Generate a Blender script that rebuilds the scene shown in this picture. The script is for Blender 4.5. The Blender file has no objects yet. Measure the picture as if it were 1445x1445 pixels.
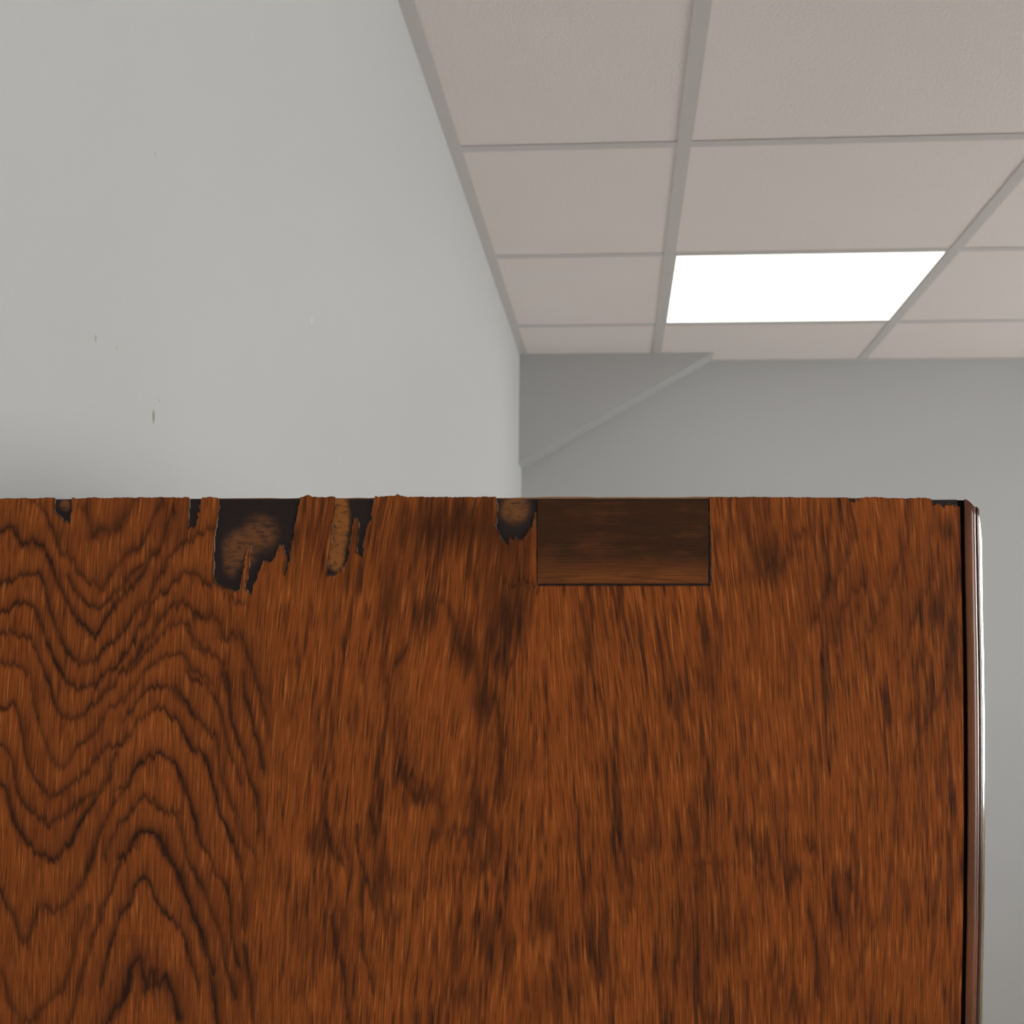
import bpy, bmesh, math, random
import numpy as np
from mathutils import Vector, Matrix

scene = bpy.context.scene
col = scene.collection
rng = np.random.RandomState(7)

# ------------------------------------------------------------------ camera, sky, light, exposure
CAM_Z = 1.56                       # eye height
F = 1774.4                         # focal length in pixels of the 1445 px frame
CX, CY = 722.5, 907.0              # principal point (the frame is the upper part of the lens image)
YAW, ROLL = 0.08488, 0.01024
CEIL = CAM_Z + 0.8414              # underside of the ceiling tiles
XL, XR = -0.2974, 3.1              # left and right wall
YB, YR = 3.775, -2.6               # wall seen at the back, wall behind the camera

cam_d = bpy.data.cameras.new('camera')
cam = bpy.data.objects.new('camera', cam_d)
col.objects.link(cam)
cam_rot = Matrix.Rotation(YAW, 4, 'Z') @ Matrix.Rotation(math.pi / 2, 4, 'X') @ Matrix.Rotation(ROLL, 4, 'Z')
cam.matrix_world = Matrix.Translation((0, 0, CAM_Z)) @ cam_rot
cam_d.sensor_width = 36.0
cam_d.lens = F / 1445.0 * 36.0
cam_d.shift_y = (CY - 722.5) / 1445.0
cam_d.clip_start = 0.02
cam_d.dof.use_dof = True
D = 0.48                           # distance to the cabinet side
cam_d.dof.focus_distance = D
cam_d.dof.aperture_fstop = 40.0
scene.camera = cam

world = bpy.data.worlds.new('overcast_sky')
scene.world = world
world.use_nodes = True
bg = world.node_tree.nodes['Background']
bg.inputs['Color'].default_value = (1.0, 0.993, 0.982, 1)
bg.inputs['Strength'].default_value = 13.2
scene.view_settings.view_transform = 'Standard'
scene.view_settings.look = 'None'
scene.view_settings.exposure = 0.0
scene.view_settings.gamma = 1.0
scene.view_settings.use_curve_mapping = False
LAMP = 1.5                         # ceiling panel emission

# ------------------------------------------------------------------ helpers
def new_obj(name, verts, faces, m=None, parent=None, kind=None, smooth=False):
    me = bpy.data.meshes.new(name)
    me.from_pydata([tuple(v) for v in verts], [], faces)
    me.update()
    o = bpy.data.objects.new(name, me)
    col.objects.link(o)
    if m: me.materials.append(m)
    if parent: o.parent = parent
    if kind: o['kind'] = kind
    if smooth:
        me.polygons.foreach_set('use_smooth', [True] * len(me.polygons))
    return o

def empty(name, loc=(0, 0, 0), parent=None, kind=None):
    o = bpy.data.objects.new(name, None)
    o.empty_display_size = 0.1
    col.objects.link(o)
    o.location = loc
    if parent: o.parent = parent
    if kind: o['kind'] = kind
    return o

class MB:
    def __init__(s): s.v, s.f = [], []
    def box(s, x0, x1, y0, y1, z0, z1):
        b = len(s.v)
        s.v += [(x0,y0,z0),(x1,y0,z0),(x1,y1,z0),(x0,y1,z0),(x0,y0,z1),(x1,y0,z1),(x1,y1,z1),(x0,y1,z1)]
        s.f += [tuple(b+i for i in q) for q in ((0,3,2,1),(4,5,6,7),(0,1,5,4),(1,2,6,5),(2,3,7,6),(3,0,4,7))]
        return s
    def build(s, name, m, parent=None, kind=None, bevel=0, off=(0,0,0)):
        v = [(a-off[0], b-off[1], c-off[2]) for a, b, c in s.v]
        o = new_obj(name, v, s.f, m, parent, kind)
        if bevel:
            bm = bmesh.new(); bm.from_mesh(o.data)
            bmesh.ops.bevel(bm, geom=bm.edges[:], offset=bevel, segments=2, affect='EDGES', profile=0.6)
            bm.to_mesh(o.data); bm.free()
        return o

class Mat:
    """small node-tree builder"""
    def __init__(s, name):
        s.m = bpy.data.materials.new(name); s.m.use_nodes = True
        s.t = s.m.node_tree; s.n = s.t.nodes; s.l = s.t.links
        s.p = s.n['Principled BSDF']
    def node(s, typ, **kw):
        n = s.n.new(typ)
        for k, v in kw.items(): setattr(n, k, v)
        return n
    def put(s, sock, v):
        if isinstance(v, bpy.types.NodeSocket): s.l.new(v, sock)
        else: sock.default_value = v
    def math(s, op, a, b=0.0, c=0.0, clamp=False):
        n = s.node('ShaderNodeMath', operation=op); n.use_clamp = clamp
        for i, v in enumerate((a, b, c)): s.put(n.inputs[i], v)
        return n.outputs[0]
    def ramp(s, fac, stops, interp='LINEAR'):
        n = s.node('ShaderNodeMapRange'); n.interpolation_type = 'SMOOTHSTEP' if interp == 'S' else 'LINEAR'
        s.put(n.inputs[0], fac)
        for i, v in enumerate(stops): n.inputs[1 + i].default_value = v
        return n.outputs[0]
    def mix(s, fac, a, b, mode='MIX'):
        n = s.node('ShaderNodeMix', data_type='RGBA', blend_type=mode)
        s.put(n.inputs[0], fac)
        s.put(n.inputs[6], a if isinstance(a, bpy.types.NodeSocket) else (*a, 1))
        s.put(n.inputs[7], b if isinstance(b, bpy.types.NodeSocket) else (*b, 1))
        return n.outputs[2]
    def coords(s, which='Object'):
        return s.node('ShaderNodeTexCoord').outputs[which]
    def mapping(s, vec, scale=(1,1,1), loc=(0,0,0)):
        n = s.node('ShaderNodeMapping'); s.l.new(vec, n.inputs[0])
        n.inputs['Scale'].default_value = scale; n.inputs['Location'].default_value = loc
        return n.outputs[0]
    def noise(s, vec, scale, detail=2.0, rough=0.5, dist=0.0):
        n = s.node('ShaderNodeTexNoise'); s.l.new(vec, n.inputs['Vector'])
        n.inputs['Scale'].default_value = scale; n.inputs['Detail'].default_value = detail
        n.inputs['Roughness'].default_value = rough; n.inputs['Distortion'].default_value = dist
        return n.outputs[0]
    def bump(s, h, strength, dist):
        n = s.node('ShaderNodeBump'); n.inputs['Strength'].default_value = strength
        n.inputs['Distance'].default_value = dist; s.l.new(h, n.inputs['Height'])
        s.l.new(n.outputs[0], s.p.inputs['Normal'])
    def out(s, color=None, rough=None, spec=None, coat=None, coat_rough=None):
        if color is not None:
            s.put(s.p.inputs['Base Color'], color if isinstance(color, bpy.types.NodeSocket) else (*color, 1))
        if rough is not None: s.put(s.p.inputs['Roughness'], rough)
        if spec is not None: s.put(s.p.inputs['Specular IOR Level'], spec)
        if coat is not None: s.put(s.p.inputs['Coat Weight'], coat)
        if coat_rough is not None: s.put(s.p.inputs['Coat Roughness'], coat_rough)
        return s.m

def plaster(name, base, marks=()):
    m = Mat(name); g = m.node('ShaderNodeNewGeometry').outputs['Position']
    n1 = m.noise(g, 1.3, 3); n2 = m.noise(g, 160, 2)
    c = m.mix(n1, tuple(b * 0.97 for b in base), tuple(min(1, b * 1.03) for b in base))
    for (p, r, sq, dark) in marks:                      # little stains and nicks of the old paint
        s = m.node('ShaderNodeVectorMath', operation='SUBTRACT'); m.l.new(g, s.inputs[0]); s.inputs[1].default_value = p
        sc = m.node('ShaderNodeVectorMath', operation='MULTIPLY'); m.l.new(s.outputs[0], sc.inputs[0]); sc.inputs[1].default_value = (1, 1, sq)
        ln = m.node('ShaderNodeVectorMath', operation='LENGTH'); m.l.new(sc.outputs[0], ln.inputs[0])
        c = m.mix(m.ramp(ln.outputs['Value'], (r * 0.5, r, 1, 0), 'S'), c, dark)
    m.bump(n2, 0.12, 0.002)
    return m.out(c, 0.55, 0.35)

def simple(name, color, rough=0.5, spec=0.5, scale=40, amt=0.05):
    m = Mat(name); g = m.node('ShaderNodeNewGeometry').outputs['Position']
    n = m.noise(g, scale, 3)
    return m.out(m.mix(n, tuple(b * (1 - amt) for b in color), tuple(min(1, b * (1 + amt)) for b in color)), rough, spec)

# ------------------------------------------------------------------ materials of the room
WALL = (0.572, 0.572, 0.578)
M_left = plaster('painted_wall_with_specks', WALL, [
    ((XL, 0.690, CAM_Z + 0.170), 0.0016, 0.6, (0.45, 0.40, 0.32)),
    ((XL, 0.780, CAM_Z + 0.142), 0.0026, 0.45, (0.30, 0.25, 0.17)),
    ((XL, 0.720, CAM_Z + 0.172), 0.0012, 0.6, (0.45, 0.42, 0.34)),
    ((XL, 0.778, CAM_Z + 0.309), 0.0012, 1.0, (0.40, 0.38, 0.34)),
    ((XL, 1.188, CAM_Z + 0.308), 0.0026, 0.5, (0.72, 0.73, 0.73)),
    ((XL, 0.790, CAM_Z + 0.154), 0.0012, 0.8, (0.45, 0.42, 0.36))])
M_wall = plaster('painted_wall', WALL)
M_back = plaster('shaded_back_wall_paint', (0.508, 0.508, 0.511))  # wall colour darkened to stand in for the weaker light back here
M_box = plaster('painted_boxing', (0.465, 0.464, 0.464))  # darker again: the dim corner's shade is put into the base colour
M_trim = simple('white_gloss_trim', (0.75, 0.75, 0.73), 0.35)
M_floor = simple('pale_floor_covering', (0.80, 0.71, 0.66), 0.95, 0.1, 300, 0.12)
M_grid = simple('grid_painted_steel', (0.645, 0.61, 0.59), 0.4, 0.4, 30, 0.02)
M_slab = simple('concrete_soffit', (0.4, 0.39, 0.37), 0.9, 0.1)
def tile_mat():
    m = Mat('mineral_fibre_tile'); g = m.node('ShaderNodeNewGeometry').outputs['Position']
    rnd = m.node('ShaderNodeObjectInfo').outputs['Random']
    n = m.noise(g, 260, 3, 0.6); b = m.noise(g, 5, 2)
    c = m.mix(n, (0.84, 0.76, 0.735), (0.93, 0.845, 0.815))
    c = m.mix(m.math('MULTIPLY', b, 0.25), c, (0.75, 0.71, 0.67))
    c = m.mix(m.math('MULTIPLY', rnd, 0.15), c, (0.77, 0.73, 0.685))
    m.bump(n, 0.35, 0.002)
    return m.out(c, 0.9, 0.15)
M_tile = tile_mat()
def glow_mat():
    m = Mat('lit_opal_diffuser')
    m.p.inputs['Base Color'].default_value = (0.8, 0.8, 0.78, 1)
    m.p.inputs['Emission Color'].default_value = (1.0, 0.985, 0.93, 1)
    m.p.inputs['Emission Strength'].default_value = LAMP
    return m.m
M_glow = glow_mat()
def pane_mat():
    m = Mat('window_glass'); m.n.remove(m.p)
    o = m.n['Material Output']; tr = m.node('ShaderNodeBsdfTransparent'); gl = m.node('ShaderNodeBsdfGlossy')
    gl.inputs['Roughness'].default_value = 0.02; tr.inputs[0].default_value = (0.93, 0.95, 0.94, 1)
    mx = m.node('ShaderNodeMixShader'); fr = m.node('ShaderNodeFresnel'); fr.inputs[0].default_value = 1.45
    m.l.new(fr.outputs[0], mx.inputs[0]); m.l.new(tr.outputs[0], mx.inputs[1]); m.l.new(gl.outputs[0], mx.inputs[2])
    m.l.new(mx.outputs[0], o.inputs['Surface'])
    return m.m
M_pane = pane_mat()

# ------------------------------------------------------------------ room shell
T = 0.15
HI = CEIL + 0.25
MB().box(XL - T, XL, YR - T, YB + T, 0, HI).build('wall_left', M_left, kind='structure')
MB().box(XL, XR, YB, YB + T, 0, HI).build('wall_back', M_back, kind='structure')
WINS = [(1.7, 3.5, 1.08, 2.15), (-2.3, -0.5, 0.95, 2.15)]           # openings in the right wall (y0, y1, z0, z1); second is unseen, added to light the cabinet
mb = MB()
edges = [YR - T, WINS[1][0], WINS[1][1], WINS[0][0], WINS[0][1], YB + T]
for a, b in ((0, 1), (2, 3), (4, 5)): mb.box(XR, XR + T, edges[a], edges[b], 0, HI)
for (y0, y1, z0, z1) in WINS:
    mb.box(XR, XR + T, y0, y1, 0, z0); mb.box(XR, XR + T, y0, y1, z1, HI)
mb.build('wall_right', M_wall, kind='structure')
MB().box(XL, XR, YR - T, YR, 0, HI).build('wall_rear', M_wall, kind='structure')
MB().box(XL - T, XR + T, YR - T, YB + T, -0.1, 0).build('floor', M_floor, kind='structure')

def window(name, a0, a1, z0, z1, side):
    """side 'R': in the right wall along y; side 'B': in the rear wall along x"""
    w = empty(name, kind='structure')
    def bx(m, u0, u1, d0, d1, v0, v1):
        if side == 'R': m.box(XR + d0, XR + d1, u0, u1, v0, v1)
        else: m.box(u0, u1, YR - d1, YR - d0, v0, v1)
    fr = MB(); e = 0.055
    for q in ((a0, a1, z0, z0 + e), (a0, a1, z1 - e, z1), (a0, a0 + e, z0 + e, z1 - e), (a1 - e, a1, z0 + e, z1 - e)):
        bx(fr, q[0], q[1], 0.06, 0.12, q[2], q[3])
    fr.build('window_frame', M_trim, w)
    mid = (a0 + a1) / 2
    mu = MB(); bx(mu, mid - 0.025, mid + 0.025, 0.065, 0.115, z0 + e, z1 - e); mu.build('mullion', M_trim, w)
    for u0, u1 in ((a0 + e, mid - 0.025), (mid + 0.025, a1 - e)):
        pn = MB(); bx(pn, u0, u1, 0.088, 0.092, z0 + e, z1 - e); pn.build('pane', M_pane, w)
    sl = MB(); bx(sl, a0, a1, -0.03, 0.06, z0, z0 + 0.025); sl.build('window_sill', M_trim, w)
    pl = bpy.data.lights.new(name + '_daylight_portal', 'AREA'); pl.shape = 'RECTANGLE'
    pl.size, pl.size_y = (a1 - a0), (z1 - z0); pl.cycles.is_portal = True
    po = bpy.data.objects.new(name + '_daylight_portal', pl); col.objects.link(po)
    c = (mid, (z0 + z1) / 2)
    if side == 'R':
        po.location = (XR + 0.13, c[0], c[1]); po.rotation_euler = (math.pi / 2, 0, math.pi / 2)
    else:
        po.location = (c[0], YR - 0.13, c[1]); po.rotation_euler = (math.pi / 2, 0, math.pi)
for i, wdw in enumerate(WINS): window('window_%d' % (i + 1), *wdw, 'R')
# low boards round the floor
MB().box(XL, XL + 0.015, YR, YB, 0, 0.1).build('baseboard_left', M_trim, kind='structure')
MB().box(XL + 0.015, XR, YB - 0.015, YB, 0, 0.1).build('baseboard_back', M_trim, kind='structure')
MB().box(XR - 0.015, XR, YR, YB - 0.015, 0, 0.1).build('baseboard_right', M_trim, kind='structure')

# sloping boxing in the corner of left and back wall, below the ceiling
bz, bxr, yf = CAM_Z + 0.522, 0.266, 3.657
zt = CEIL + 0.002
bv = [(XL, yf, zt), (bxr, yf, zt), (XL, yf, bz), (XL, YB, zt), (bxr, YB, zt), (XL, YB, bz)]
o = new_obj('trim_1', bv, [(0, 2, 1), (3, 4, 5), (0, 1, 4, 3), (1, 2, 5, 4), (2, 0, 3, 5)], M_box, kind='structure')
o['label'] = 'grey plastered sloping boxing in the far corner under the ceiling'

# ------------------------------------------------------------------ suspended ceiling
ceiling = MB().box(XL, XR, YR, YB, CEIL + 0.15, CEIL + 0.25).build('ceiling', M_slab, kind='structure')
ceiling['label'] = 'suspended ceiling of pinkish grey tiles in a steel grid'
X1, Y1 = 0.1006, 2.1311
xs = [X1 + 0.6 * i for i in range(0, 10) if X1 + 0.6 * i < XR - 0.05]
ys = [Y1 + 0.6 * j for j in range(-8, 3) if YR + 0.05 < Y1 + 0.6 * j < YB - 0.05]
xb = [XL] + xs + [XR]; yb = [YR] + ys + [YB]
W2 = 0.012
for x in xs:                                                         # main runners: flange and web
    MB().box(x - W2, x + W2, YR + 0.001, YB - 0.001, CEIL - 0.0007, CEIL + 0.0005)\
        .box(x - 0.002, x + 0.002, YR + 0.001, YB - 0.001, CEIL + 0.0005, CEIL + 0.035).build('main_runner', M_grid, ceiling)
for i in range(len(xb) - 1):
    for y in ys:
        a = xb[i] + (W2 if i else 0.02); b = xb[i + 1] - (W2 if i < len(xb) - 2 else 0.02)
        MB().box(a, b, y - W2, y + W2, CEIL - 0.0003, CEIL + 0.0006)\
            .box(a, b, y - 0.002, y + 0.002, CEIL + 0.0006, CEIL + 0.03).build('cross_tee', M_grid, ceiling)
LIT = (1, len(yb) - 3)                                               # cell of the lit panel
for i in range(len(xb) - 1):
    for j in range(len(yb) - 1):
        if (i, j) == LIT: continue
        g = 0.0035
        x0, x1, y0, y1 = xb[i] + g, xb[i + 1] - g, yb[j] + g, yb[j + 1] - g
        h = CEIL + 0.0008 + random.uniform(0, 0.0006)
        MB().box(x0, x1, y0, y1, h, h + 0.015).build('ceiling_tile', M_tile, ceiling)
# wall angle round the edge
MB().box(XL, XL + 0.022, YR, YB, CEIL - 0.0015, CEIL + 0.0004).box(XL, XL + 0.0015, YR, YB, CEIL + 0.0004, CEIL + 0.022).build('wall_angle', M_grid, ceiling)
MB().box(XL, XR, YB - 0.022, YB, CEIL - 0.0013, CEIL + 0.0003).build('wall_angle', M_grid, ceiling)
MB().box(XR - 0.022, XR, YR, YB - 0.022, CEIL - 0.0015, CEIL + 0.0004).build('wall_angle', M_grid, ceiling)
# the lit panel
lx0, lx1, ly0, ly1 = xb[1] + 0.003, xb[2] - 0.003, yb[LIT[1]] + 0.003, yb[LIT[1] + 1] - 0.003
lamp = empty('ceiling_light', ((lx0 + lx1) / 2, (ly0 + ly1) / 2, CEIL + 0.001))
lamp['label'] = 'square white LED ceiling panel, lit, set flush in the tile grid'; lamp['category'] = 'ceiling light'
lo = tuple(lamp.location)
fb = 0.0125
MB().box(lx0, lx1, ly0, ly0 + fb, CEIL + .001, CEIL + .012).box(lx0, lx1, ly1 - fb, ly1, CEIL + .001, CEIL + .012)\
    .box(lx0, lx0 + fb, ly0 + fb, ly1 - fb, CEIL + .001, CEIL + .012).box(lx1 - fb, lx1, ly0 + fb, ly1 - fb, CEIL + .001, CEIL + .012)\
    .build('frame', M_grid, lamp, off=lo)
MB().box(lx0 + fb, lx1 - fb, ly0 + fb, ly1 - fb, CEIL + .0015, CEIL + .008).build('diffuser', M_glow, lamp, off=lo)

# ------------------------------------------------------------------ the cabinet (local: x right, y into the scene, z up)
K = D / F                                                            # metres per pixel on the cabinet side
BASE = 1.553                                                         # height of the lens axis above the cabinet's foot
cab = empty('cabinet')
cab['label'] = 'tall reddish brown oak veneered cabinet with chipped top edge and dark patch'
cab['category'] = 'cabinet'
R3 = cam_rot.to_3x3()
ax = Matrix((R3.col[0], -R3.col[2], R3.col[1])).transposed()         # right, forward, up
cab.matrix_world = Matrix.Translation(Vector((0, 0, CAM_Z)) + ax @ Vector((0, D, -BASE))) @ ax.to_4x4()
def LX(px): return (px - CX) * K
def LZ(py): return (CY - py) * K + BASE
FOOT = 0.07                                                          # underside of the carcass
PYB = CY + (BASE - FOOT) / K                                         # the same in pixels
CW = 0.38                                                            # carcass width away from the camera

def bow(y): return np.interp(y, [703, 720, 760, 830, 930, 1040, 1150, 1300, 1445, 1700], [0, 0, .7, 2, 4, 5, 5.3, 4, 1, 0])

# traced growth rings: strength, width, then points in pixels of the cabinet side
LINES = """.8 1 42,709 54,715 64,729 73,750 81,773 91,781 102,794 110,810 122,819 133,823 143,833 154,819 166,798 176,788 187,777 199,765 208,750 224,727 230,711
1 1 0,752 10,746 19,742 25,759 35,771 48,763 58,773 66,788 77,810 83,831 93,850 102,866 116,883 129,898 141,889 149,879 160,864 166,852 179,839 193,823 203,810 208,794 220,781 230,769 235,742 245,721
.9 .9 95,812 104,833 116,848 127,856 141,858 154,852 158,842 172,831 181,815 191,802 201,794
.8 1.6 116,715 125,734 133,756 145,746 158,752 168,744 179,729 187,715 193,705
.9 1 0,819 21,817 42,812 54,810 60,823 66,839 73,866 81,887 85,906 98,925 112,937 125,939 135,933 143,923 154,910 166,898 174,889 183,877 195,860 208,846 216,831 222,815 233,806 239,790 253,779 276,761 300,746
1 .9 0,862 12,860 23,854 42,854 50,862 56,879 62,898 71,916 77,933 83,947 93,962 108,970 125,973 135,968 145,956 158,947 172,935 176,923 189,908 195,893 210,875 214,856 224,842 239,833 249,823 257,815 270,810 282,815 291,825 301,823
.7 .9 300,823 312,833 329,850 341,856
.9 .9 0,898 12,893 31,898 43,896 48,910 54,929 62,952 71,974 81,1001 89,1012 104,1016 116,1009 125,1001 135,993 145,981 158,970 166,958 179,946 191,931 203,910 220,887 224,879 235,866 249,858 262,854 276,862 291,872
.9 1.2 254,854 273,862 283,871 300,871 308,883 318,902 329,900 339,898 345,918 354,945 360,964 366,981
.8 .9 187,945 199,929 218,910 239,885 253,879 264,883 272,898 284,914 300,925
.8 .9 264,896 277,914 289,923 306,929 314,935 312,952 318,976
.8 .9 0,939 12,937 31,941 39,956 45,981 50,1008 58,1033 64,1055 71,1074 79,1084 91,1082 104,1066 112,1053 125,1045 135,1037 143,1018 154,1001 170,991 187,970 199,954 220,937 233,925 245,923 257,925 268,939 280,952 295,966
.9 .9 0,1000 10,998 19,990 25,1006 31,1029 35,1056 39,1079 48,1100 58,1112 66,1123 81,1126 93,1116 108,1104 118,1094 129,1085 143,1062 154,1054 172,1052 183,1038 193,1023 206,1011 218,1004 226,1000 239,1006 251,1021 259,1038 268,1058 278,1062 289,1069 295,1094 299,1116
1 .9 179,1013 191,994 203,979 218,971 228,969 239,971 249,977 262,994 274,1011 289,1027 300,1040
.9 .9 0,1054 8,1056 15,1073 19,1096 23,1114 31,1131 46,1146 58,1156 69,1168 79,1158 89,1156 102,1143 116,1129 129,1121 141,1116 145,1106 156,1096 160,1073 164,1065
1 1 170,1116 179,1112 187,1094 199,1077 210,1071 224,1065 235,1071 245,1081 253,1096 259,1112 266,1129 274,1156 276,1177
1.1 1.1 0,1110 8,1116 12,1137 19,1156 25,1168 37,1189 50,1202 62,1210 73,1216 83,1208 91,1195 102,1187 108,1168 118,1154 129,1137 137,1123
.8 .8 125,1231 129,1210 135,1187 143,1164 154,1150 164,1133 172,1121
.9 .9 149,1210 158,1187 166,1166 179,1154 187,1141 197,1131 208,1125 218,1135 228,1143 241,1150 249,1148
1.2 1.3 172,1211 181,1206 187,1192 197,1178 208,1176 220,1179 228,1191 237,1214 249,1230 257,1253 264,1274 274,1299 282,1324 291,1348 299,1369
.8 .8 172,1211 164,1232 158,1253 154,1265 145,1286 141,1303 131,1324 127,1344 118,1369 112,1390 108,1409 102,1431 98,1445
.9 1 0,1259 10,1280 19,1299 25,1317 33,1330 42,1319 50,1299 60,1278 69,1284 77,1288 91,1280 102,1267 112,1249 122,1234 129,1214 135,1191 143,1170 154,1149
.7 1.2 0,1373 8,1394 15,1421 27,1436 37,1442 50,1440 60,1421 71,1411 87,1398 95,1380 102,1357 106,1336 112,1321 118,1299 125,1282
1 .9 143,1390 149,1365 158,1338 166,1307 174,1286 185,1270 191,1249 199,1240 208,1247 216,1263 226,1280 237,1294 247,1299 255,1319 264,1342 270,1369 276,1386
1.2 1.5 154,1445 162,1425 174,1411 181,1390 187,1369 197,1355 200,1373 208,1394 214,1373 220,1392 233,1386 243,1407 249,1436
.8 .9 264,948 273,961 289,971 300,986 308,1002 316,1040 322,1069 331,1085 337,1106
.9 .9 316,946 320,971 325,1017 333,1042 341,1065 347,1089 358,1121 362,1148 362,1177
.9 1 341,950 343,988 354,1019 362,1044 366,1056 368,1081
.8 .9 358,952 366,984 374,1013 379,1040
.8 .9 242,975 254,990 264,1002 277,1017 291,1035 302,1042 306,1077 312,1102 322,1131 331,1143 339,1175 354,1204
1 1 235,1004 248,1017 256,1035 269,1058 283,1065 291,1083 298,1110 304,1135 312,1160 322,1185 335,1216
.8 .9 242,1075 250,1096 256,1112 266,1131 275,1164 283,1191 293,1214 306,1231
.8 .9 227,1143 246,1148 254,1168 260,1195 269,1220
.9 .9 279,1180 287,1203 300,1228 314,1245 320,1274 325,1317 331,1348 335,1365
.9 .9 260,1191 266,1218 277,1238 285,1257 293,1280 302,1299 312,1317 316,1353 322,1375 329,1407
.8 .8 310,1151 320,1182 333,1216 339,1243 341,1280 343,1307
.7 .8 329,1157 337,1182 352,1199
1 1.4 291,1365 298,1390 302,1415 304,1445
.8 .9 343,1332 349,1363 354,1394 355,1436
.9 1 464,1290 470,1328 478,1369 486,1404 491,1445
.8 .9 464,1157 462,1180 466,1203
.7 .8 484,1166 486,1207
.5 1.5 591,903 599,881 605,856 621,853 633,862 635,889 644,917 663,928 671,953 677,994
.8 1.1 547,961 555,947 563,931 572,920
.35 1.2 549,956 544,989 549,1044 561,1078
.5 1.3 555,1058 566,1078 580,1102 591,1130 602,1133 613,1125 621,1136
.8 1.2 699,1008 707,1050 706,1083 704,1122
.5 1.5 660,1136 666,1120 677,1156 691,1181 691,1206 680,1233
.5 1.5 621,1178 644,1174 663,1178
.9 .9 458,1161 466,1200 480,1222
.9 .9 500,1164 502,1200 513,1239 525,1275
.9 .9 466,1289 475,1338 483,1377 489,1433
.9 .9 505,1316 513,1355 522,1391
.8 .8 610,1175 602,1228 598,1266
.7 .8 619,1128 619,1161 613,1194
.8 .9 519,1139 523,1175
.7 1 693,981 702,1022
.7 1 718,953 727,917 735,878
.7 1 635,867 641,898
.7 .8 706,1035 703,1077 708,1118
.5 1 988,883 993,925 991,972 977,955
.6 1.6 1064,779 1072,812 1086,795 1102,798 1116,773 1136,754
.6 1 1147,878 1152,867 1166,834 1183,812 1194,787 1202,770
.6 1 1177,909 1180,878 1188,862 1205,837 1221,815
.5 .9 1219,906 1230,884 1244,856 1257,828 1266,801 1282,762
.5 .9 1266,939 1277,903 1291,867 1302,845 1313,809
.5 .9 1288,956 1299,928 1313,895 1324,867
.6 .9 1177,928 1180,961
.5 .9 1288,1058 1304,1017 1321,992 1335,967
.8 1 1136,1286 1144,1322 1149,1363 1152,1405
.8 1 1169,1236 1174,1275 1183,1314
.8 .9 1133,1175 1144,1206
.7 .9 1191,1233 1197,1261
.5 .9 1213,1377 1219,1336 1235,1308
.6 .9 963,1275 957,1322 955,1355
.6 .9 833,1308 836,1349 844,1377
.6 .9 888,1280 891,1233
.7 1 966,1136 971,1178
.35 .8 861,1206 877,1203 894,1207 910,1206
.35 .8 969,1222 993,1221 1021,1222 1046,1225
.9 .45 710,820 732,821 757,826
.35 .8 646,1230 671,1228 699,1228"""
NX, NY = 1110, 374
SX0, SX1, SY0, SY1 = -20.0, 1355.0, 703.0, 1460.0
gx = np.linspace(SX0, SX1, NX); gy = np.linspace(SY0, SY1, NY)
GX, GY = np.meshgrid(gx, gy)

def lattice(u, v, seed):
    """smooth value noise in -1..1"""
    r = np.random.RandomState(seed).uniform(-1, 1, (256, 256))
    iu, iv = np.floor(u).astype(int), np.floor(v).astype(int)
    fu, fv = u - iu, v - iv
    fu = fu * fu * (3 - 2 * fu); fv = fv * fv * (3 - 2 * fv)
    a, b = r[iu & 255, iv & 255], r[(iu + 1) & 255, iv & 255]
    c, d = r[iu & 255, (iv + 1) & 255], r[(iu + 1) & 255, (iv + 1) & 255]
    return (a * (1 - fu) + b * fu) * (1 - fv) + (c * (1 - fu) + d * fu) * fv

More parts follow.
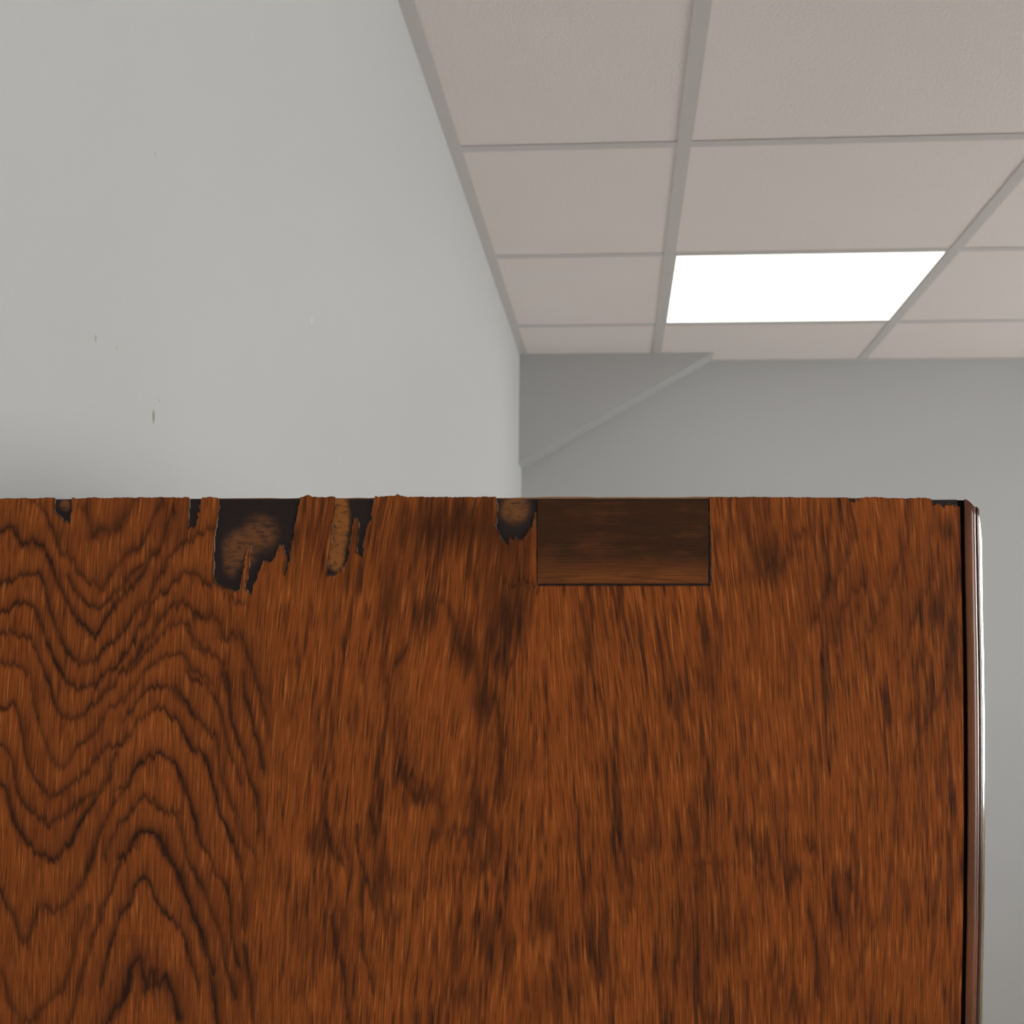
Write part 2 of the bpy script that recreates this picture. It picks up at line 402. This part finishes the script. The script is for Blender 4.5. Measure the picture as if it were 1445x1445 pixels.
slope = np.interp(GX, [0, 300, 420, 600, 700, 745, 790, 900, 1000, 1200, 1350], [-.06, -.06, -.10, -.12, -.10, -.03, .08, .10, .06, .07, .02])
slope = slope * np.clip(1.15 - (GY - 703) / 1500, .5, 1.2)
U = GX - slope * (GY - 1000) + 2.5 * lattice(GX / 60, GY / 110, 11)
V = GY
jag = np.interp(GX, [330, 460], [1, 2.0]) * (5.5 * lattice(U / 3.0, V / 60, 1) + 3.2 * lattice(U / 8, V / 60, 2) + 2.0 * lattice(U / 2.0, V / 45, 3))
wob = 2.2 * lattice(GX / 22, GY / 22, 4)
WX = GX + wob; WY = GY + jag
fig = np.zeros_like(GX)
tail = np.zeros_like(GX)
dx, dy = gx[1] - gx[0], gy[1] - gy[0]
for ln in LINES.strip().split('\n'):
    p = ln.split(); st, wd = float(p[0]), float(p[1])
    pts = [tuple(map(float, q.split(','))) for q in p[2:]]
    for (x0, y0), (x1, y1) in zip(pts[:-1], pts[1:]):
        if x1 < x0: x0, y0, x1, y1 = x1, y1, x0, y0
        mgn = 34
        i0 = max(0, int((min(y0, y1) - mgn - SY0) / dy)); i1 = min(NY, int((max(y0, y1) + mgn - SY0) / dy) + 2)
        j0 = max(0, int((x0 - mgn - SX0) / dx)); j1 = min(NX, int((x1 + mgn - SX0) / dx) + 2)
        if i1 <= i0 or j1 <= j0: continue
        X, Y = WX[i0:i1, j0:j1], WY[i0:i1, j0:j1]
        ex, ey = x1 - x0, y1 - y0; L2 = ex * ex + ey * ey + 1e-6
        t = np.clip(((X - x0) * ex + (Y - y0) * ey) / L2, 0, 1)
        qx, qy = X - x0 - t * ex, Y - y0 - t * ey
        d = np.hypot(qx, qy)
        below = (ex * (Y - y0) - ey * (X - x0)) > 0
        w = 4.8 * wd
        core = np.exp(-(d / np.where(below, w * 0.8, w * 1.25)) ** 2)
        tl = np.where(below, 0, np.exp(-d / (17.0 * wd)))
        np.maximum(fig[i0:i1, j0:j1], st * core, out=fig[i0:i1, j0:j1])
        np.maximum(tail[i0:i1, j0:j1], st * tl, out=tail[i0:i1, j0:j1])
figure = np.clip(0.58 * fig * (0.8 + 0.35 * lattice(GX / 14, GY / 40, 9)) + 0.48 * tail, 0, 1)

# dark cloudy patches of the figure
PATCH = """640 738 95 44 .62;722 765 40 45 .4;545 860 18 55 .5;600 860 24 32 .5;655 915 22 35 .6;675 985 18 40 .45;705 870 25 60 .55;735 850 20 50 .5
572 1089 18 14 .7;590 1115 25 18 .6;668 1145 16 28 .45;645 1180 30 12 .35;680 1205 18 25 .45;540 1245 25 25 .35;770 1290 28 50 .45;640 1330 14 40 .5
710 1330 14 50 .35;650 1400 30 30 .45;690 1320 12 60 .35;1000 965 12 55 .35;1085 785 25 36 .55;1060 740 32 25 .25;975 1360 40 60 .35;985 1240 20 50 .35
1065 1190 24 20 .45;1085 1225 40 14 .3;1119 1233 18 16 .45;1091 1363 22 26 .4;1119 1416 22 26 .5;700 800 60 90 .25;560 790 60 60 .25;860 900 60 40 .15
430 1330 60 90 .12;790 1400 60 40 .3;1185 720 22 22 .25;1230 860 110 70 .18;1330 740 22 30 .35;1000 1300 60 50 .2;90 745 10 20 .2;1340 930 14 60 .25
880 1060 60 70 .14;900 1190 50 60 .14;340 1380 14 70 .3;250 745 22 30 .25;220 800 10 10 .2;470 745 60 40 .25;830 1230 60 60 .15"""
pa = np.zeros_like(GX)
PXW = GX + 5 * lattice(GX / 12, GY / 40, 21); PYW = GY + 22 * lattice(U / 4.0, V / 80, 22) + 12 * lattice(U / 11, V / 60, 23)
for q in PATCH.replace('\n', ';').split(';'):
    cx_, cy_, rx, ry, st = map(float, q.split())
    r = np.sqrt(((PXW - cx_ - (slope * (GY - cy_))) / rx) ** 2 + ((PYW - cy_) / ry) ** 2)
    pa = 1 - (1 - pa) * (1 - st * np.clip(1.25 - r, 0, 1))

# short dark flecks between the rings
mask = np.interp(GX, [330, 390, 470, 760, 860, 1000, 1060, 1120, 1200, 1340, 1360], [.0, .55, .75, .75, .9, .85, .5, .6, .85, .75, .7])
def calm(cx_, cy_, rx, ry, st):
    global mask
    r = np.sqrt(((GX - cx_) / rx) ** 2 + ((GY - cy_) / ry) ** 2)
    mask = mask * (1 - st * np.clip(1.5 - r, 0, 1))
calm(625, 1000, 55, 90, .8); calm(1075, 890, 60, 110, .65); calm(1080, 1040, 60, 60, .45); calm(1200, 1380, 120, 70, .45); calm(1250, 1170, 90, 90, .4); calm(880, 1400, 60, 50, .35)
n1 = lattice(U / 3.4, V / 36, 31); n2 = lattice(U / 6.0 + 40, V / 80, 32); n3 = lattice(U / 2.3, V / 26, 33); nl = lattice(U / 26, V / 130, 34) + 0.7 * lattice(GX / 60, GY / 75, 36)
fl = np.clip((0.60 * n1 + 0.62 * n2 + 0.38 * n3 + 0.42 * nl + 0.02) * 1.15, 0, 1)
fl2 = np.clip((lattice(U / 10, V / 90, 35) + 0.5 * n1 - 0.42) * 1.5, 0, 1)
fleck = np.clip(mask * (1.1 * fl + 0.45 * fl2), 0, 1)
# streaks of the left, plain part: very soft
soft = 0.5 + 0.5 * (0.5 * lattice(U / 16, V / 140, 41) + 0.5 * lattice(GX / 90, GY / 90, 42))

# chips in the veneer: outlines in pixels
CHIPS = [
 [(76,690),(76,716),(77,724),(82,728),(86,730),(90,738),(93,734),(97,740),(100,734),(102,716),(103,690)],
 [(267,690),(267,706),(265,722),(263,744),(266,747),(269,742),(272,746),(276,743),(279,730),(283,712),(284,690)],
 [(308,690),(308,715),(305,733),(303,750),(301,766),(300,806),(302,822),(311,828),(320,831),(327,834),(334,836),(338,833),(341,812),(346,790),(350,772),(352,771),(350,795),(346,822),(345,832),(350,836),(354,840),(357,828),(362,816),(368,800),(372,793),(380,794),(385,792),(391,778),(394,772),(398,770),(401,782),(403,796),(399,812),(402,814),(405,800),(408,792),(409,782),(414,756),(420,722),(425,700),(425,690)],
 [(473,690),(472,712),(469,735),(468,758),(463,784),(459,812),(463,814),(472,811),(480,806),(487,799),(491,788),(495,762),(498,742),(499,732),(502,731),(505,736),(505,750),(503,766),(502,780),(506,783),(511,785),(513,770),(516,752),(520,738),(524,736),(526,722),(529,704),(530,690)],
 [(696,690),(698,704),(702,714),(700,728),(698,746),(703,750),(706,760),(711,764),(716,768),(720,758),(724,762),(727,756),(731,763),(738,760),(743,755),(746,746),(752,744),(754,728),(757,722),(757,690)],
 [(753,690),(756,705),(757,760),(756,824),(758,827.5),(1002,827.5),(1003,800),(1002,720),(1002,690)],
 [(1193,690),(1196,704),(1201,709),(1208,708),(1216,704),(1219,690)],
 [(1311,690),(1314,704),(1317,713),(1324,711),(1332,716),(1340,712),(1348,715),(1357,714),(1370,714),(1370,690)],
]
def inside(px, py, poly):
    res = np.zeros(px.shape, bool); n = len(poly)
    for i in range(n):
        (xa, ya), (xb_, yb_) = poly[i], poly[(i + 1) % n]
        c = (ya > py) != (yb_ > py)
        with np.errstate(divide='ignore', invalid='ignore'):
            xi = (xb_ - xa) * (py - ya) / (yb_ - ya) + xa
        res ^= c & (px < xi)
    return res
cx_c = (GX[:-1, :-1] + GX[1:, 1:]) / 2; cy_c = (GY[:-1, :-1] + GY[1:, 1:]) / 2
rough_e = 1.3 * lattice(cx_c / 3.0, cy_c / 5.0, 51)
hole = np.zeros(cx_c.shape, bool)
for k, c in enumerate(CHIPS):
    a = 0 if k == 5 else 1
    hole |= inside(cx_c + a * rough_e, cy_c + a * rough_e, c)

# veneer mesh: grid with the chips left out, bevelled broken edges, and a plain lower part out of view
TOPN = 0.9 * lattice(gx / 9.0, gx * 0, 61) + 0.5 * lattice(gx / 3.0, gx * 0, 62)
top_y = np.interp(gx, [-20, 60, 120, 400, 560, 760, 1000, 1200, 1245, 1300, 1340, 1357], [703.5, 703.2, 702.4, 701, 700.6, 701.2, 701.6, 702.2, 702, 703, 704.2, 705.5]) + TOPN
top_y = top_y - 3.0 * np.exp(-((gx - 434) / 4.5) ** 2) - 2.6 * np.exp(-((gx - 561) / 3.5) ** 2) - 1.6 * np.exp(-((gx - 530) / 2) ** 2)
PXg = GX + (GX - SX0) / (SX1 - SX0) * bow(GY)
PYg = GY.copy(); wgt = np.clip(1 - (GY - 703) / 12.0, 0, 1)
PYg += wgt * (top_y[None, :] - 703)
extra = [1500.0, 1800.0, 3000.0, PYB]
VY = np.vstack([PYg] + [np.full((1, NX), e) for e in extra])
VX = np.vstack([PXg] + [GX[:1] for e in extra])
nrow = NY + len(extra)
und = 0.35 * lattice(GX / 8.0, GY / 60.0, 71)                        # slight unevenness of the old veneer
VD = np.vstack([und * 0.12] + [np.zeros((1, NX)) for e in extra])
verts = np.stack([LX(VX), VD * K, LZ(VY)], -1).reshape(-1, 3)
alive = np.ones((nrow - 1, NX - 1), bool); alive[:NY - 1] = ~hole
ii, jj = np.nonzero(alive)
quad = np.stack([ii * NX + jj, (ii + 1) * NX + jj, (ii + 1) * NX + jj + 1, ii * NX + jj + 1], -1)
# rim edges (boundary of the alive area), oriented, with an inner rim set back
TH = 3.2                                                             # veneer thickness in pixels
rim_id = {}
rim_v = []; rim_f = []
pad = np.zeros((nrow + 1, NX + 1), bool); pad[1:nrow, 1:NX] = alive
# direction towards the missing side per vertex
cnt = np.zeros((nrow, NX, 2)); 
for di, dj in ((0, 0), (0, 1), (1, 0), (1, 1)):
    miss = ~pad[di:di + nrow, dj:dj + NX]
    cnt[..., 0] += miss * (1 if dj else -1); cnt[..., 1] += miss * (1 if di else -1)
nv = len(verts)
def rim(i, j):
    k = i * NX + j
    if k not in rim_id:
        n = cnt[i, j]; l = math.hypot(*n) or 1
        s = 1.3 if 0 < i < nrow - 1 and 0 < j < NX - 1 else 0.5
        rim_id[k] = nv + len(rim_v)
        rim_v.append((verts[k][0] + s * n[0] / l * K, TH * K, verts[k][2] - s * n[1] / l * K))
    return rim_id[k]
he = pad[:-1, 1:-1] != pad[1:, 1:-1]                                  # horizontal edges (i, j)-(i, j+1)
for i, j in zip(*np.nonzero(he)):
    a, b = (i, j), (i, j + 1)
    if pad[i + 1, j + 1]: a, b = b, a                                # alive below
    rim_f.append((a[0] * NX + a[1], b[0] * NX + b[1], rim(*b), rim(*a)))
ve = pad[1:-1, :-1] != pad[1:-1, 1:]
for i, j in zip(*np.nonzero(ve)):
    a, b = (i, j), (i + 1, j)
    if not pad[i + 1, j + 1]: a, b = b, a
    rim_f.append((a[0] * NX + a[1], b[0] * NX + b[1], rim(*b), rim(*a)))
allv = np.vstack([verts, np.array(rim_v)]); allf = np.vstack([quad, np.array(rim_f)])
used = np.zeros(len(allv), bool); used[allf.ravel()] = True
remap = np.cumsum(used) - 1
allv = allv[used]; allf = remap[allf]
def padfill(a, fill): return np.vstack([a] + [np.full((1, NX), fill)] * len(extra)).ravel()
attr = np.stack([padfill(figure, .1), padfill(np.clip(1.35 * pa, 0, .88), 0), padfill(fleck, .3), padfill(soft, .5)], -1)
guv = np.stack([padfill(U, 0) , VY.ravel(), np.zeros(nrow * NX)], -1)
guv[NY * NX:, 0] = np.tile(gx, len(extra))
src = [0] * len(rim_v)
for k, r in rim_id.items(): src[r - nv] = k
attr = np.vstack([attr, attr[src]])[used]; guv = np.vstack([guv, guv[src]])[used]
edge = np.concatenate([np.zeros(nv), np.ones(len(rim_v))])[used]

def fast_mesh(name, v, f, m, parent):
    me = bpy.data.meshes.new(name)
    me.vertices.add(len(v)); me.vertices.foreach_set('co', v.astype(np.float32).ravel())
    me.loops.add(f.size); me.loops.foreach_set('vertex_index', f.astype(np.int32).ravel())
    me.polygons.add(len(f)); me.polygons.foreach_set('loop_start', np.arange(0, f.size, 4, dtype=np.int32))
    me.update(calc_edges=True); me.validate()
    me.materials.append(m)
    o = bpy.data.objects.new(name, me); col.objects.link(o); o.parent = parent
    return o

def oak(name):
    m = Mat(name)
    a = m.node('ShaderNodeAttribute', attribute_name='grain'); sep = m.node('ShaderNodeSeparateColor')
    m.l.new(a.outputs['Color'], sep.inputs[0])
    figv, patch, fleckv, softv = sep.outputs[0], sep.outputs[1], sep.outputs[2], a.outputs['Alpha']
    uv = m.node('ShaderNodeAttribute', attribute_name='guv').outputs['Vector']
    edgev = m.node('ShaderNodeAttribute', attribute_name='edge').outputs['Fac']
    fib = m.noise(m.mapping(uv, (0.55, 0.011, 1)), 1.0, 3, 0.62)       # fibres
    fib2 = m.noise(m.mapping(uv, (0.16, 0.006, 1), (31, 7, 0)), 1.0, 2, 0.5)
    pore = m.noise(m.mapping(uv, (0.50, 0.019, 1), (90, 3, 0)), 1.0, 1, 0.5)
    pore = m.ramp(pore, (0.54, 0.66, 0, 1))
    lit = m.ramp(m.noise(m.mapping(uv, (0.30, 0.016, 1), (13, 57, 0)), 1.0, 1, 0.5), (0.55, 0.72, 0, 1))
    base = m.mix(m.ramp(fib, (0.36, 0.64, 0, 1)), C_MID, C_LIGHT)
    base = m.mix(m.math('MULTIPLY', m.math('SUBTRACT', 1.0, softv), 0.6), base, C_MID)
    base = m.mix(m.math('MULTIPLY', m.ramp(fib2, (0.35, 0.7, 0, 1)), 0.35), base, C_RED)
    base = m.mix(m.math('MULTIPLY', lit, 0.45), base, C_HI)
    base = m.mix(m.math('MULTIPLY', pore, 0.55), base, C_DARK)
    dk = m.math('MULTIPLY', figv, m.math('ADD', 0.62, m.math('MULTIPLY', fib, 0.75)))
    fk = m.math('MULTIPLY', fleckv, m.math('ADD', 0.7, m.math('MULTIPLY', pore, 0.3)))
    pk = m.math('MULTIPLY', patch, m.math('ADD', 0.55, m.math('MULTIPLY', fib, 0.7)))
    inv = m.math('MULTIPLY', m.math('MULTIPLY', m.math('SUBTRACT', 1.0, m.math('MINIMUM', dk, 1.0)), m.math('SUBTRACT', 1.0, m.math('MINIMUM', fk, 1.0))), m.math('SUBTRACT', 1.0, m.math('MINIMUM', pk, 1.0)))
    base = m.mix(m.math('SUBTRACT', 1.0, inv, clamp=True), base, C_DEEP)
    base = m.mix(m.math('MULTIPLY', m.ramp(edgev, (0.1, 0.8, 0, 0.9)), m.ramp(m.noise(m.mapping(uv, (0.12, 0.09, 1), (5, 5, 0)), 1.0, 3), (0.42, 0.6, 0.05, 1))), base, C_EDGE)
    h = m.math('SUBTRACT', m.math('MULTIPLY', fib, 0.4), m.math('MULTIPLY', pore, 0.6))
    m.bump(h, 0.25, 0.00015)
    return m.out(base, m.math('ADD', 0.36, m.math('MULTIPLY', fleckv, 0.12)), 0.13)
C_LIGHT = (0.445, 0.120, 0.0215); C_MID = (0.210, 0.051, 0.0092); C_RED = (0.25, 0.048, 0.0078); C_HI = (0.70, 0.215, 0.044)
C_DARK = (0.060, 0.0155, 0.0047); C_DEEP = (0.034, 0.0105, 0.0042); C_EDGE = (0.42, 0.36, 0.30)
ven = fast_mesh('veneer', allv, allf, oak('oak_veneer'), cab)
ven['label'] = 'reddish brown oak veneer with wavy dark rings, broken away at the top'
me = ven.data
at = me.attributes.new('grain', 'FLOAT_COLOR', 'POINT'); at.data.foreach_set('color', attr.astype(np.float32).ravel())
at = me.attributes.new('guv', 'FLOAT_VECTOR', 'POINT'); at.data.foreach_set('vector', guv.astype(np.float32).ravel())
at = me.attributes.new('edge', 'FLOAT', 'POINT'); at.data.foreach_set('value', edge.astype(np.float32))

# ---- ground under the veneer: the side board
def board_mat():
    m = Mat('bare_stained_board'); oc = m.coords('Object')
    sx = m.node('ShaderNodeSeparateXYZ'); m.l.new(oc, sx.inputs[0])
    n = m.noise(m.mapping(oc, (180, 60, 420)), 1.0, 4, 0.65)
    n2 = m.noise(m.mapping(oc, (260, 300, 620)), 1.0, 5, 0.75)
    c = m.mix(n, (0.012, 0.007, 0.007), (0.024, 0.012, 0.010))
    # where old glue and stain have worn to brown wood
    for (px, py, rx, ry, colr, st) in ((338, 775, 28, 32, (0.19, 0.070, 0.020), 1.2), (366, 752, 30, 30, (0.17, 0.061, 0.018), 1.1), (325, 790, 14, 30, (0.17, 0.062, 0.018), .8),
                                       (480, 735, 15, 50, (0.30, 0.105, 0.019), 1.5), (474, 785, 14, 26, (0.30, 0.105, 0.019), 1.5),
                                       (726, 718, 24, 24, (0.20, 0.075, 0.020), 1.4), (91, 712, 9, 10, (0.20, 0.07, 0.018), 1.2)):
        s = m.node('ShaderNodeVectorMath', operation='SUBTRACT'); m.l.new(oc, s.inputs[0]); s.inputs[1].default_value = (LX(px), 0, LZ(py))
        q = m.node('ShaderNodeVectorMath', operation='MULTIPLY'); m.l.new(s.outputs[0], q.inputs[0]); q.inputs[1].default_value = (1 / (rx * K), 0, 1 / (ry * K))
        ln = m.node('ShaderNodeVectorMath', operation='LENGTH'); m.l.new(q.outputs[0], ln.inputs[0])
        f = m.math('MULTIPLY', m.ramp(ln.outputs['Value'], (0.35, 1.15, 1, 0), 'S'), m.ramp(n2, (0.36, 0.56, 0.12, 1.0)))
        c = m.mix(m.math('MULTIPLY', f, st, clamp=True), c, colr)
    c = m.mix(m.ramp(sx.outputs[2], (LZ(704.2), LZ(702.2), 0, 1)), c, m.mix(n2, (0.16, 0.06, 0.02), (0.55, 0.30, 0.12)))
    m.bump(n2, 0.5, 0.0004)
    return m.out(c, 0.5, 0.25)
M_board = board_mat()
def M_carc():
    m = Mat('stained_oak_carcass'); oc = m.coords('Object')
    n = m.noise(m.mapping(oc, (200, 200, 14)), 1.0, 3, 0.6)
    return m.out(m.mix(n, (0.05, 0.016, 0.006), (0.20, 0.06, 0.018)), 0.35, 0.5)
M_carcass = M_carc()
bt = MB(); nb = 90
bxs = np.linspace(-20, 1352, nb); brs = np.random.RandomState(5)
bv, bf = [], []
for i, x in enumerate(bxs):                                           # uneven, worn top arris
    ty = np.interp(x, [-20, 300, 420, 700, 760, 1000, 1200, 1352], [703.6, 702.6, 701.6, 701.6, 700.4, 700.2, 700.9, 704.6]) + brs.uniform(-.5, .5)
    for (yy, dd) in ((PYB, TH), (ty + 2.2, TH), (ty + 0.4, TH + 2.0), (ty, TH + 6.0), (ty, 64), (PYB, 64)):
        bv.append((LX(x), dd * K, LZ(yy)))
    if i:
        for q in range(6):
            a = (i - 1) * 6 + q; b = (i - 1) * 6 + (q + 1) % 6
            bf.append((a, b, b + 6, a + 6))
bf.append(tuple(range(5, -1, -1))); bf.append(tuple((nb - 1) * 6 + q for q in range(6)))
sb = new_obj('side_board', bv, bf, M_board, cab)
sb['label'] = 'bare dark board showing through the chips'

# ---- repair patch let into the top edge
def patch_mat():
    m = Mat('dark_patch_wood'); oc = m.coords('Object')
    sx = m.node('ShaderNodeSeparateXYZ'); m.l.new(oc, sx.inputs[0])
    n = m.noise(m.mapping(oc, (60, 60, 2200)), 1.0, 4, 0.65, 0.4)
    n2 = m.noise(m.mapping(oc, (40, 40, 130), (3, 0, 9)), 1.0, 3, 0.6)
    low = m.ramp(sx.outputs[2], (-0.003, -0.0155, 0, 1), 'S')
    c = m.mix(n, (0.017, 0.0078, 0.004), (0.085, 0.030, 0.0095))
    w = m.math('MULTIPLY', m.math('ADD', m.math('MULTIPLY', low, 0.85), m.ramp(n2, (0.5, 0.75, 0, 0.45))), m.ramp(n, (0.3, 0.62, 0.15, 1.0)), clamp=True)
    c = m.mix(w, c, (0.25, 0.075, 0.017))
    m.bump(n, 0.3, 0.0002)
    return m.out(c, 0.45, 0.15)
mb = MB().box(LX(758.5), LX(999.5), 0.6 * K, 30 * K, LZ(823.5), LZ(705.4))
pc = (LX(879), 0.6 * K, LZ(763))
rp = mb.build('repair_patch', patch_mat(), cab, bevel=0.8 * K, off=pc)
rp.location = pc
rp['label'] = 'dark rectangular wood patch with level grain'

# ---- swept strips along the front edge
def deep(prof):
    """profile given as seen along the line of sight -> true offsets for points set back by dp"""
    return [(CX + (p - CX) * (1 + d / F), d) for p, d in prof]
def sweep(name, prof, m, topf, label=None, bowk=1.0, parent=None):
    yy = np.concatenate([np.linspace(0, 1, 70) ** 1.0])
    v, f = [], []; n = len(prof)
    rs = np.random.RandomState(len(name)); wv = np.cumsum(rs.normal(0, .12, len(yy) + 1)); wv -= np.linspace(0, wv[-1], len(wv))
    for k, t in enumerate(list(yy) + [None]):
        for (px, dp) in prof:
            ty = topf(px)
            y = PYB if t is None else ty + (1470 - ty) * t
            v.append((LX(px + (1 + dp / F) * (bowk * bow(y) + (wv[k] if t is not None else 0) * .5)), dp * K, LZ(y)))
        if k:
            for q in range(n):
                a = (k - 1) * n + q; b = (k - 1) * n + (q + 1) % n
                f.append((a, b, b + n, a + n)[::-1])
    f.append(tuple(range(n))); f.append(tuple((len(yy)) * n + q for q in range(n - 1, -1, -1)))
    o = new_obj(name, v, f, m, parent or cab, smooth=True)
    bm = bmesh.new(); bm.from_mesh(o.data); bmesh.ops.recalc_face_normals(bm, faces=bm.faces[:]); bm.to_mesh(o.data); bm.free()
    if label: o['label'] = label
    return o
def strip_mat(name, c1, c2, rough, coat):
    m = Mat(name); oc = m.coords('Object')
    n = m.noise(m.mapping(oc, (900, 900, 16)), 1.0, 3, 0.6)
    n2 = m.noise(oc, 30, 2)
    c = m.mix(n, c1, c2); c = m.mix(m.ramp(n2, (0.45, 0.7, 0, 0.5)), c, tuple(q * .6 for q in c1))
    m.bump(m.noise(m.mapping(oc, (300, 300, 60)), 1.0, 2), 0.12, 0.0004)
    return m.out(c, rough, 0.4, coat, 0.1)
M_strip = strip_mat('polished_oak_strip', (0.07, 0.022, 0.008), (0.29, 0.078, 0.015), 0.32, 0.2)
M_bead = strip_mat('polished_dark_bead', (0.035, 0.012, 0.008), (0.10, 0.03, 0.015), 0.2, 1.0)
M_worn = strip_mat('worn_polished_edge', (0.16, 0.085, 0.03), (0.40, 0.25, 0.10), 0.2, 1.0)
def top_strip(px): return float(np.interp(px, [1359, 1366, 1369, 1374, 1378], [704.5, 705, 708.5, 714, 715]))
def top_bead(px): return float(np.interp(px, [1382, 1386.5, 1388, 1390, 1392, 1394], [714, 717, 724, 738, 754, 775]))
sweep('front_stile', deep([(1359.0, 60), (1359.8, 6), (1360.6, 1.5), (1362, 0.2), (1364, -.3), (1370, -.3), (1372, .1), (1373.6, .9), (1374.8, 2.0), (1375.8, 3.6), (1376.5, 6), (1376.6, 10), (1376.0, 60)]),
      M_strip, top_strip, 'narrow polished front strip beside a dark groove')
bead = deep([(1366, 60), (1375.6, 15.5), (1376.0, 12.6), (1377.0, 10.8), (1378.3, 10.0), (1379.6, 10.4), (1380.5, 11.4), (1381.2, 12.6)])
bx_, bd_ = bead[-1]
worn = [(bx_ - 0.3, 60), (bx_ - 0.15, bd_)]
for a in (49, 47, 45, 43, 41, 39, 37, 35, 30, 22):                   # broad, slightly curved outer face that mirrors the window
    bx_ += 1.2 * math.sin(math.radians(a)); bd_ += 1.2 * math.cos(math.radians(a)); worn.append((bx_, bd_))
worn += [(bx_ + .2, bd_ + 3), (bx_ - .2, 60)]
bead.append((bead[-1][0] - 0.2, 60))
door = empty('door', (0, 0, 0), cab)
sweep('edge_moulding', bead, M_bead, top_bead, 'glossy dark rounded moulding', 1.0, door)
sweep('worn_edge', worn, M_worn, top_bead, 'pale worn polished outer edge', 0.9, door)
MB().box(LX(1372), LX(1390), 61 * K, CW - 0.012, FOOT + .004, LZ(722)).build('door_panel', M_carcass, door, bevel=0.001)
# carcass out of view: far side, top, back, bottom, plinth
MB().box(LX(-20), LX(1366), CW - 0.018, CW, FOOT, LZ(704)).build('far_side_board', M_carcass, cab, bevel=0.0008)
MB().box(LX(-19), LX(1358), 65 * K, CW - 0.0185, LZ(704) - 0.020, LZ(705)).build('top_board', M_carcass, cab, bevel=0.0008)
MB().box(LX(-19), LX(1358), 65 * K, CW - 0.0185, FOOT, FOOT + 0.02).build('bottom_board', M_carcass, cab)
MB().box(LX(-20), LX(-20) + 0.008, 65 * K, CW - 0.0185, FOOT + 0.021, LZ(705) - 0.021).build('back_panel', M_carcass, cab)
MB().box(LX(-10), LX(1340), 0.01, CW - 0.01, 0.0, FOOT).build('plinth', M_carcass, cab)
# groove backing between side board and front strip
MB().box(LX(1353), LX(1364), 5 * K, 64 * K, FOOT, LZ(705.2)).build('groove_filler', simple('dark_groove', (0.006, 0.003, 0.003), 0.8, 0.1), cab)
bpy.context.view_layer.update()
